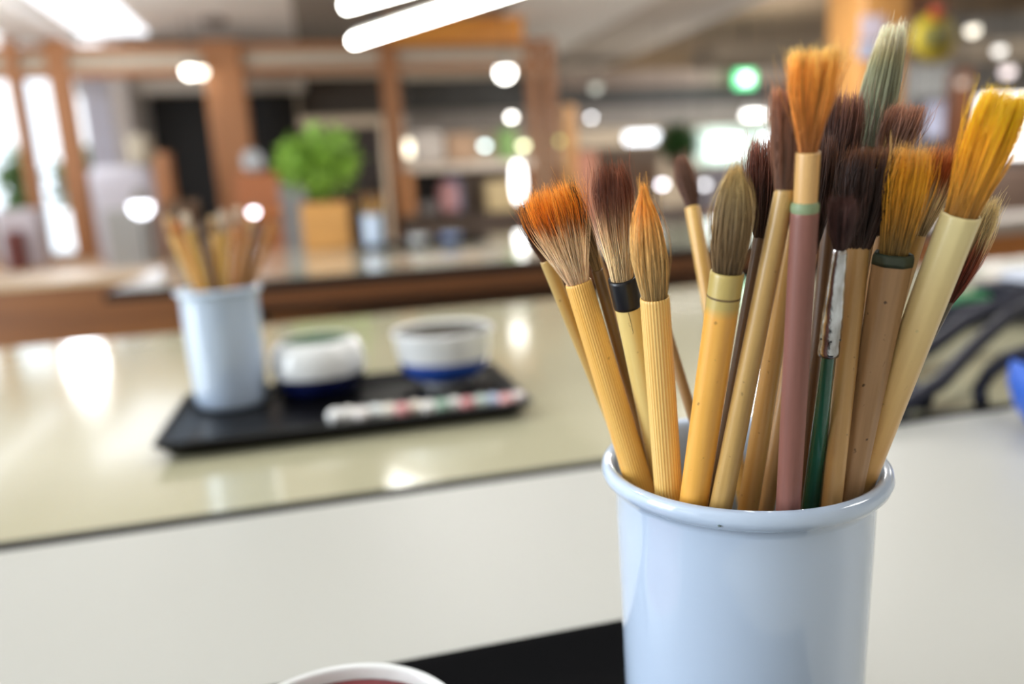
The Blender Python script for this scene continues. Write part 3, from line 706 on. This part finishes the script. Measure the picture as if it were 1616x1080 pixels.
for k in range(6):
    a = k*1.05; MB().tube([(.02*math.cos(a), .02*math.sin(a), .16), (.05*math.cos(a), .04*math.sin(a), .30)], .004, 6).build('stem', mat('stem', (86, 110, 50), .6), e)
# darker plant hanging in the far hall
q = at(1070, 228, 8.5); e = empty('hanging_plant', (q.x, q.y, q.z-.2), 'dark green plant far back between two bright windows', 'plant')
foliage(e, (0, 0, .2), (.25, .2, .24), 700, mat('dark leaf', (58, 104, 40), .6, noise_amt=.5, noise_scale=8), 9, .09)
MB().lathe([(0, -.12), (.10, -.12), (.14, .06), (.13, .07), (.09, -.10), (0, -.10)], 24).build('pot', mat('pot brown', (98, 74, 60), .6), e)
MB().tube([(0, 0, .2), (0, 0, 2.74-q.z+.2)], .006, 6).build('cord', black_m, e)
# shrubs outside the left panes
for i, (x, y, Y, r, lb) in enumerate(((130, 290, 9.6, (.28, .2, .42), 'green shrub outside, right of the wide window post'), (34, 300, 9.4, (.16, .2, .5), 'green shrub outside behind the leftmost pane'))):
    q = at(x, y, Y); e = empty('garden_shrub', (q.x, q.y, 0), lb, 'shrub')
    foliage(e, (0, 0, q.z), r, 500, mat('garden leaf', (128, 160, 92), .6, noise_amt=.4, noise_scale=5), 20+i, .12)
    MB().tube([(0, 0, 0), (0, 0, q.z)], .03, 8).build('stem', mat('bark', (90, 70, 50), .8), e)

# ------------------------------------------------------------------ lamps
def pendant(x, y, Y, r, strength, rgb, label, ztop=2.4, name='pendant_lamp', zs=None):
    q = at(x, y, Y); e = empty(name, q, label, 'lamp')
    MB().sphere((0, 0, 0), r, 20, 12).build('bulb', emit('bulb %s' % (str(rgb)+str(strength)), rgb, strength), e)
    MB().lathe([(0, r*1.7), (r*.45, r*1.65), (r*.6, r*1.2), (r*1.05, r*.35), (r*1.0, r*.3), (r*.5, r*1.1), (0, r*1.5)], 24).build('lamp_shade', mat('shade metal', (150, 145, 138), .4), e)
    if zs is not None:
        MB().tube([(0, 0, -r*.9), (0, 0, zs+.006-q.z)], .006, 8).build('pole', steel_m, e); MB().lathe([(0, 0), (.05, 0), (.05, .006), (.01, .012), (0, .012)], 24, (0, 0, zs-q.z)).build('base', steel_m, e)
    elif ztop > q.z+r*1.7: MB().tube([(0, 0, r*1.6), (0, 0, ztop-q.z)], .004, 6).build('cord', black_m, e)
    return e
pendant(797, 114, 6.1, .06, 9, (255, 252, 244), 'largest bright round pendant lamp left of the twin posts')
pendant(807, 184, 9.5, .035, 12, (255, 252, 244), 'bright round lamp directly below the largest pendant')
pendant(765, 229, 9.5, .04, 6, (225, 250, 250), 'bluish white lamp left of the twin posts, lower row')
pendant(826, 229, 9.5, .045, 5, (245, 250, 200), 'yellowish lamp just left of the twin posts, lower row')
pendant(886, 221, 9.5, .05, 1.6, (226, 236, 150), 'pale yellow green lamp just right of the twin posts')
pendant(933, 185, 9.4, .03, 6, (250, 250, 252), 'small white lamp above the middle of the left brushes')
pendant(299, 112, 7.2, .05, 9, (255, 250, 238), 'bright warm lamp left of the wide timber pillar')
pendant(316, 113, 7.35, .05, 4, (255, 244, 225), 'dimmer warm lamp touching the wide timber pillar')
pendant(1045, 290, 7.5, .035, 7, (252, 246, 255), 'white lamp left of the slender brown tufted brush', ztop=2.38)
pendant(1112, 290, 7.5, .04, 3, (250, 250, 255), 'soft white lamp right of the slender brown tufted brush', ztop=2.38)
pendant(940, 138, 8.8, .055, .9, (205, 208, 196), 'dim greyish lamp under the sloping beam')
pendant(1535, 47, 6.0, .05, 2.2, (240, 232, 214), 'cream lamp right of the yellow sign', ztop=2.74)
pendant(1577, 79, 6.5, .05, 1.8, (235, 232, 226), 'cream white lamp at the upper right, lower than the one by the sign', ztop=2.74)
pendant(1518, 130, 6.0, .035, .9, (220, 205, 190), 'dim round lamp above the brown post at right', ztop=2.74)
pendant(1590, 112, 6.6, .06, 1.2, (240, 226, 226), 'pinkish lamp above the bright panel at the right edge', ztop=2.74)
pendant(400, 334, 4.95, .022, 9, (250, 245, 255), 'white lamp seen among the mid tray brushes', name='bench_lamp', zs=.48)
pendant(222, 326, 5.0, .06, 4, (240, 244, 255), 'big bluish white globe on the counter left of the mid tray cup', name='globe_lamp', zs=.48)
q = at(1190, 182, 9.0); e = empty('wide_lamp', q, 'long white lamp above the dark haired brushes', 'lamp')
MB().tube([(-.13, 0, 0), (.13, 0, 0)], .035, 16).build('tube', emit('wide lamp', (255, 255, 250), 5), e)
MB().box(-.2, -.07, .06, .2, .07, .09, b=.01).build('housing', mat('shade metal', (150, 145, 138), .4), e)
for sx in (-.15, .15): MB().tube([(sx, 0, .085), (sx, 0, 2.74-q.z)], .005, 6).build('hanger', steel_m, e)
# overhead tube lamps
tubem = emit('fluorescent tube', (255, 253, 246), 16.0)
def tube_lamp(x0, y0, x1, y1, z, r, label):
    a, b = atz(x0, y0, z), atz(x1, y1, z); m_ = (a+b)/2; e = empty('tube_lamp', m_, label, 'lamp')
    d = (b-a)/2
    MB().tube([-d, d], r, 20).build('tube', tubem, e)
    up = Vector((0, 0, r*1.5)); MB().tube([-d+up, d+up], r*.5, 8).build('housing', mat('housing', (150, 148, 142), .5), e)
    for s in (-.7, .7): MB().tube([d*s+up, d*s+Vector((0, 0, 2.4-z))], .006, 6).build('hanger', steel_m, e)
tube_lamp(558, 65, 900, -46, 1.25, .0105, 'long bright fluorescent tube crossing the top, lower one of the pair')
tube_lamp(546, 9, 760, -52, 1.25, .0100, 'bright fluorescent tube cut by the top edge, upper one of the pair')
q = atz(337, 30, 2.40); e = empty('smoke_detector', q, 'small dark round detector on the white ceiling at upper left', 'detector')
MB().lathe([(0, 0), (.10, 0), (.11, -.02), (.08, -.05), (0, -.055)], 28).build('detector_body', mat('detector grey', (120, 112, 106), .6), e)
# green exit style sign
q = at(1175, 125, 9.3); e = empty('green_sign', q, 'glowing green emergency sign hanging in the far hall', 'sign')
MB().box(-.13, -.03, -.10, .13, .03, .10, b=.01).build('sign_box', emit('green sign glow', (96, 226, 150), 1.6), e)
MB().box(-.065, -.036, -.05, .065, -.031, .05, b=.002).build('sign_face', emit('white sign glow', (225, 255, 238), 4), e)
MB().tube([(0, 0, .1), (0, 0, 2.74-q.z)], .008, 6).build('hanger', steel_m, e)

# ------------------------------------------------------------------ signs and posters on and beside the orange column
for x_, y_, Y_ in ((1472, 104, 7.41), (1479, 164, 7.31)):
    a_ = at(x_, y_, Y_); o = MB().tube([(a_.x, a_.y, a_.z), (a_.x, a_.y, 2.74)], .004, 6).build('hanging_wire', steel_m); tag(o, 'thin wire holding the %s' % ('pale card' if y_ < 120 else 'lilac banner'), 'wire')
q = at(1476, 58, 4.75); e = empty('yellow_sign', q, 'oval yellow hanging sign with an olive middle and a red top', 'sign')
sr = 47*4.75/FPX
def disc(name, r, sx, sz, y, m, dz=0, th=.006):
    M_ = MB().lathe([(0, 0), (r*.98, 0), (r, .001), (r, th), (0, th)], 40); M_.v = [(v[0]*sx, y-v[2], v[1]*sz+dz) for v in M_.v]; return M_.build(name, m, e)
disc('sign_board', sr, 1.0, .86, .01, mat('sign yellow', (176, 156, 30), .7))
disc('sign_middle', sr*.66, 1.0, .66, .000, mat('sign olive', (120, 116, 60), .6))
o = disc('sign_top', sr*.32, .9, .8, -.002, mat('sign red', (196, 82, 50), .5), dz=sr*.86); o['label'] = 'red patch at the top'
for sx in (-.08, .08): MB().tube([(sx, 0, sr*.7), (sx, 0, 2.74-q.z)], .004, 6).build('cord', black_m, e)
def poster(x0, y0, x1, y1, Y, c, label):
    tag(px_box('poster', x0, y0, x1, y1, Y, .006, mat('poster %s' % str(c), c, .6)), label, 'poster')
poster(1358, 24, 1396, 62, 4.985, (176, 166, 178), 'pale pink poster on the orange column, upper one')
poster(1354, 66, 1388, 92, 4.985, (156, 160, 180), 'pale blue poster on the orange column, lower one')
tag(px_box('hanging_card', 1444, 100, 1500, 150, 7.4, .02, mat('card pale', (196, 200, 200), .6), b=.004), 'pale card hanging below the yellow sign', 'card')
tag(px_box('hanging_banner', 1460, 160, 1498, 215, 7.3, .02, mat('banner lilac', (178, 182, 208), .6), b=.004), 'lilac banner below the pale card', 'banner')

# ------------------------------------------------------------------ background furniture
def thing_box(name, x0, y0, x1, y1, Y, dep, c, label, cat, rough=.5, b=.01, z0=None):
    return tag(px_box(name, x0, y0, x1, y1, Y, dep, mat('box %s' % str(c), c, rough, noise_amt=.15, noise_scale=3), b=b, z0=z0), label, cat)
# low bench along the windows that carries the packages
tag(flatbox('display_bench', (-3.3, 4.4, 0, .15, 7.3, .48), mat('display bench', (196, 160, 122), .5, noise_amt=.2, noise_scale=3), b=.01), 'wide low pale timber bench under the left panes carrying packages', 'bench')
# shelving between the timber posts
e = empty('display_shelf', (at(738, 300, 6.3).x, 6.3, 0), 'timber display shelf between the single post and the twin posts', 'shelf')
ZS = at(741, 338, 6.3).z; ZT = at(741, 255, 6.3).z
def sub(name, x0, y0, x1, y1, Y, dep, c, z0=None):
    o = px_box(name, x0, y0, x1, y1, Y, dep, mat('box %s' % str(c), c, .5), z0=z0); o.parent = e; o.location = Vector(o.location)-Vector(e.location); return o
sub('top_board', 640, 255, 842, 268, 6.3, .4, (206, 192, 176)); sub('base', 640, 338, 842, 420, 6.3, .4, (70, 56, 46), z0=0)
sub('side_panel', 638, 268, 654, 340, 6.3, .4, (178, 122, 76)); sub('side_panel', 828, 268, 842, 340, 6.3, .4, (120, 84, 60))
sub('back_panel', 654, 268, 705, 340, 6.62, .03, (22, 20, 18)); sub('back_panel', 705, 268, 828, 340, 6.62, .03, (118, 100, 86))
thing_box('cloth_bundle', 694, 286, 724, 342, 6.33, .12, (186, 138, 138), 'dusty pink bundle standing on the display shelf', 'bundle', b=.04, z0=ZS)
thing_box('tall_jar', 704, 274, 728, 292, 6.47, .1, (142, 146, 176), 'blue grey jar behind the pink bundle on the display shelf', 'jar', b=.03, z0=ZS)
thing_box('storage_box', 768, 284, 822, 332, 6.35, .2, (188, 166, 122), 'yellowish storage box at the right of the display shelf', 'box', z0=ZS)
thing_box('wicker_basket', 660, 318, 692, 342, 6.33, .15, (120, 116, 114), 'low grey basket in the dark bay of the display shelf', 'basket', b=.03, z0=ZS)
thing_box('paper_stack', 654, 206, 702, 256, 6.35, .2, (206, 196, 186), 'pale stack on top of the display shelf at its left', 'paper stack', b=.03, z0=ZT)
thing_box('timber_crate', 706, 210, 752, 256, 6.35, .2, (186, 152, 122), 'light brown crate on top of the display shelf', 'crate', b=.02, z0=ZT)
thing_box('storage_box', 790, 204, 816, 256, 6.35, .2, (130, 168, 96), 'green box on top of the display shelf near the twin posts', 'box', z0=ZT)
# bright glass case left of the orange tuft
q = at(818, 288, 5.9); e = empty('paper_lantern', (q.x, q.y, q.z), 'tall glowing white paper lantern left of the orange tipped brush', 'lantern')
MB().lathe([(0, -.15), (.02, -.15), (.035, -.10), (.042, 0), (.035, .10), (.02, .15), (0, .15)], 28).build('lantern_body', emit('lantern glow', (255, 255, 252), 5), e)
MB().lathe([(0, -.17), (.035, -.17), (.035, -.145), (0, -.145)], 20).build('base', black_m, e); MB().tube([(0, 0, -.16), (0, 0, -q.z)], .012, 8).build('pole', steel_m, e)
# hall furniture behind the brushes
zsack = at(195, 262, 6.2).z; zterra = at(406, 272, 5.2).z; zdark = at(540, 200, 8.8).z
for i, (x0, y0, x1, y1, Y, c, nm, lb, ct, z0) in enumerate((
    (905, 232, 1040, 262, 9.0, (128, 108, 92), 'counter', 'brown grey counter under the wide far window', 'counter', 0),
    (880, 262, 1040, 330, 8.0, (118, 92, 72), 'storage_cabinet', 'brown cabinet behind the dark tufted left brush', 'cabinet', 0),
    (960, 330, 1110, 380, 6.0, (70, 60, 56), 'storage_cabinet', 'dark cabinet behind the pointed tan brush', 'cabinet', 0),
    (1110, 262, 1250, 330, 8.0, (150, 146, 156), 'storage_cabinet', 'grey lilac cabinet behind the grey green tuft', 'cabinet', 0),
    (1112, 330, 1260, 380, 6.0, (120, 84, 64), 'storage_chest', 'brown chest behind the dark stemmed brush', 'chest', 0),
    (1500, 262, 1700, 345, 7.0, (134, 112, 100), 'wall_cupboard', 'brown grey cupboard right of the yellow tuft', 'cupboard', 0),
    (372, 272, 440, 344, 5.2, (196, 122, 76), 'terracotta_box', 'terracotta coloured box at the foot of the wide pillar', 'box', .48),
    (382, 236, 412, 268, 5.25, (206, 214, 220), 'glazed_jar', 'pale jar on the terracotta box by the wide timber pillar', 'jar', zterra),
    (442, 290, 482, 344, 4.8, (150, 152, 154), 'steel_canister', 'grey canister left of the timber planter', 'canister', .48),
    (264, 318, 300, 420, 4.6, (112, 86, 60), 'plant_stand', 'brown stand behind the mid tray brushes at left', 'stand', .48),
    (243, 240, 268, 330, 6.8, (186, 130, 88), 'timber_upright', 'orange brown upright left of the dark opening', 'upright', .48),
    (148, 262, 240, 420, 6.2, (196, 196, 212), 'paper_sack', 'pale lilac sack pile beside the window', 'sack pile', .48),
    (168, 330, 236, 405, 5.4, (184, 186, 184), 'plastic_crate', 'pale grey crate in front of the lilac sacks', 'crate', .48),
    (200, 212, 234, 262, 6.22, (176, 166, 146), 'straw_basket', 'straw coloured basket on the lilac sacks', 'basket', zsack),
    (-4, 330, 60, 412, 6.6, (206, 200, 208), 'plastic_tub', 'pale tub under the leftmost pane', 'tub', .48),
    (8, 366, 24, 410, 6.3, (112, 58, 54), 'glass_bottle', 'small dark red bottle in front of the pale tub', 'bottle', .48),
    (132, 100, 182, 262, 8.35, (206, 206, 214), 'paper_screen', 'pale grey screen standing outside the window', 'screen', -.05),
    (562, 232, 600, 330, 6.6, (44, 36, 32), 'loudspeaker', 'dark upright box left of the single timber post', 'speaker', 0),
    (470, 200, 605, 330, 8.6, (62, 50, 44), 'shelf_unit', 'dark shelf unit behind the green plant', 'shelf', 0),
    )):
    thing_box(nm, x0, y0, x1, y1, Y, .25, c, lb, ct, b=.03 if 'sack' in nm or 'jar' in nm or 'basket' in nm else .008, z0=z0)
for o in COL.objects:
    if o.name.startswith('paper_screen') or o.name.startswith('paper_sack'):
        pm = mat('thin paper', (225, 224, 232), .8); nt = pm.node_tree
        if 'Translucent BSDF' not in nt.nodes:
            tr = nt.nodes.new('ShaderNodeBsdfTranslucent'); tr.inputs['Color'].default_value = lin((225, 224, 232)); ms = nt.nodes.new('ShaderNodeMixShader'); ms.inputs[0].default_value = .5
            nt.links.new(nt.nodes['Principled BSDF'].outputs[0], ms.inputs[1]); nt.links.new(tr.outputs[0], ms.inputs[2]); nt.links.new(ms.outputs[0], nt.nodes['Material Output'].inputs['Surface'])
        o.data.materials[0] = pm
ZW = at(1620, 366, 3.3).z
tag(px_box('side_cabinet', 1485, 366, 1760, 470, 3.3, .4, mat('cab orange', (176, 112, 56), .45, noise_amt=.2, noise_scale=3), b=.01, z0=0), 'orange timber cabinet at the right edge', 'cabinet')
o = tag(px_box('worktop_slab', 1480, 345, 1760, 366, 3.27, .46, mat('worktop grey', (170, 160, 150), .45), b=.004, z0=at(1622, 366, 3.3).z), 'grey worktop slab on the orange cabinet at the right edge', 'worktop')
tag(px_box('timber_post', 893, 165, 912, 330, 6.4, .12, wood_o, b=.004, z0=0), 'thin orange timber post right of the twin posts', 'post')
tag(px_box('timber_board', 914, 240, 944, 420, 5.6, .05, mat('board brown', (160, 108, 86), .5), b=.004, z0=0), 'brown upright board behind the orange tipped brush', 'board')
# things at the right, on the beige table: black wire rack, blue basin, green box
rackm = mat('rack navy', (24, 26, 40), .55, spec=.25)
q = atz(1500, 560, T+.02); e = empty('wire_rack', (q.x, q.y, T), 'dark navy bent rail rack at the right of the beige table', 'rack')
def W(pts, r, nm):
    MB().tube([atz(x, y, T+h)-Vector((q.x, q.y, T)) for x, y, h in pts], r, 12).build(nm, rackm, e)
W([(1405, 655, .008), (1440, 632, .012), (1482, 605, .02), (1540, 545, .035), (1590, 500, .05), (1650, 470, .06)], .0068, 'rail')
W([(1415, 580, .012), (1472, 546, .02), (1520, 510, .035), (1560, 490, .045), (1640, 465, .06)], .0085, 'rail')
W([(1470, 506, .015), (1530, 495, .016), (1640, 488, .018)], .015, 'crossbar')
W([(1412, 600, .012), (1440, 618, .009), (1456, 632, .008)], .009, 'foot')
W([(1547, 634, .005), (1546, 612, .012), (1562, 588, .03), (1590, 566, .05), (1650, 548, .07)], .0058, 'hoop')
q = atz(1692, 684, T+.0); e = empty('blue_basin', (q.x, q.y, T), 'bright blue basin cut by the right edge of the picture', 'basin')
MB().lathe([(0, .002), (.018, 0), (.026, .002), (.037, .018), (.042, .036), (.041, .054), (.039, .054), (.040, .036), (.034, .019), (.022, .005), (0, .004)], 48).build('basin_body', mat('basin blue', (52, 96, 190), .35), e)
q = atz(1526, 487, T); e = empty('green_case', (q.x, q.y, T), 'small green case behind the dark rack', 'case')
sharp(MB().box(-.03, -.01, 0, .03, .02, .020, b=.003).build('case_body', mat('case green', (38, 118, 74), .5), e))
q = atz(1660, 478, T); e = empty('dark_case', (q.x, q.y, T), 'low dark navy case at the back of the beige table by the right edge', 'case')
sharp(MB().box(-.085, -.02, 0, .12, .05, .030, b=.004).build('case_body', rackm, e)); sharp(MB().box(-.03, -.022, .012, .0, -.019, .018).build('latch', steel_m, e))
e = empty('folded_cloth', (q.x+.01, q.y+.02, T+.031), 'pale folded cloth lying on the dark navy case at the right edge', 'cloth')
sharp(MB().box(-.06, -.035, 0, .09, .025, .007, b=.003).build('fold', mat('cloth pale', (206, 212, 226), .8), e)); sharp(MB().box(-.055, -.032, .0072, .085, .022, .013, b=.003).build('fold', mat('cloth pale', (206, 212, 226), .8), e))

# added unseen fill lights under the ceiling and daylight from the window side
area('ceiling_fill', (2.6, -.6, 2.36), (1.4, .8), 26, (1, .975, .94))
area('ceiling_fill', (.5, 1.0, 2.36), (1.6, .8), 15, (1, .985, .96))
def fill_point(name, loc, power, r=.08):  # added fill points that brighten the ceiling, no fixture belongs to them
    l = bpy.data.lights.new(name, 'POINT'); l.energy = power; l.shadow_soft_size = r; l.color = (.96, .98, 1)
    o = bpy.data.objects.new(name, l); COL.objects.link(o); o.location = loc
fill_point('fill_point', (-.9, 1.0, 1.8), 8); fill_point('fill_point', (-1.7, 5.9, 1.6), 13, .12); fill_point('fill_point', (2.75, 4.4, 1.9), 28)
fill_point('fill_point', (5.2, 8.2, 1.9), 45); 
area('window_daylight', (-3.3, .3, 1.45), (4.4, 1.3), 150, (.82, .91, 1), (0, math.radians(-90), 0))
area('ceiling_fill', (2.75, 4.4, 2.36), (1.0, .5), 45, (1, .985, .96))
area('ceiling_fill', (.4, 13.2, 2.45), (3, 1.2), 120, (1, .985, .96))
area('ceiling_fill', (7.0, 5.0, 2.7), (1.5, 1.2), 45, (1, .985, .96))
area('ceiling_fill', (6.0, 12.8, 2.7), (3, 1.2), 160, (1, .985, .96))
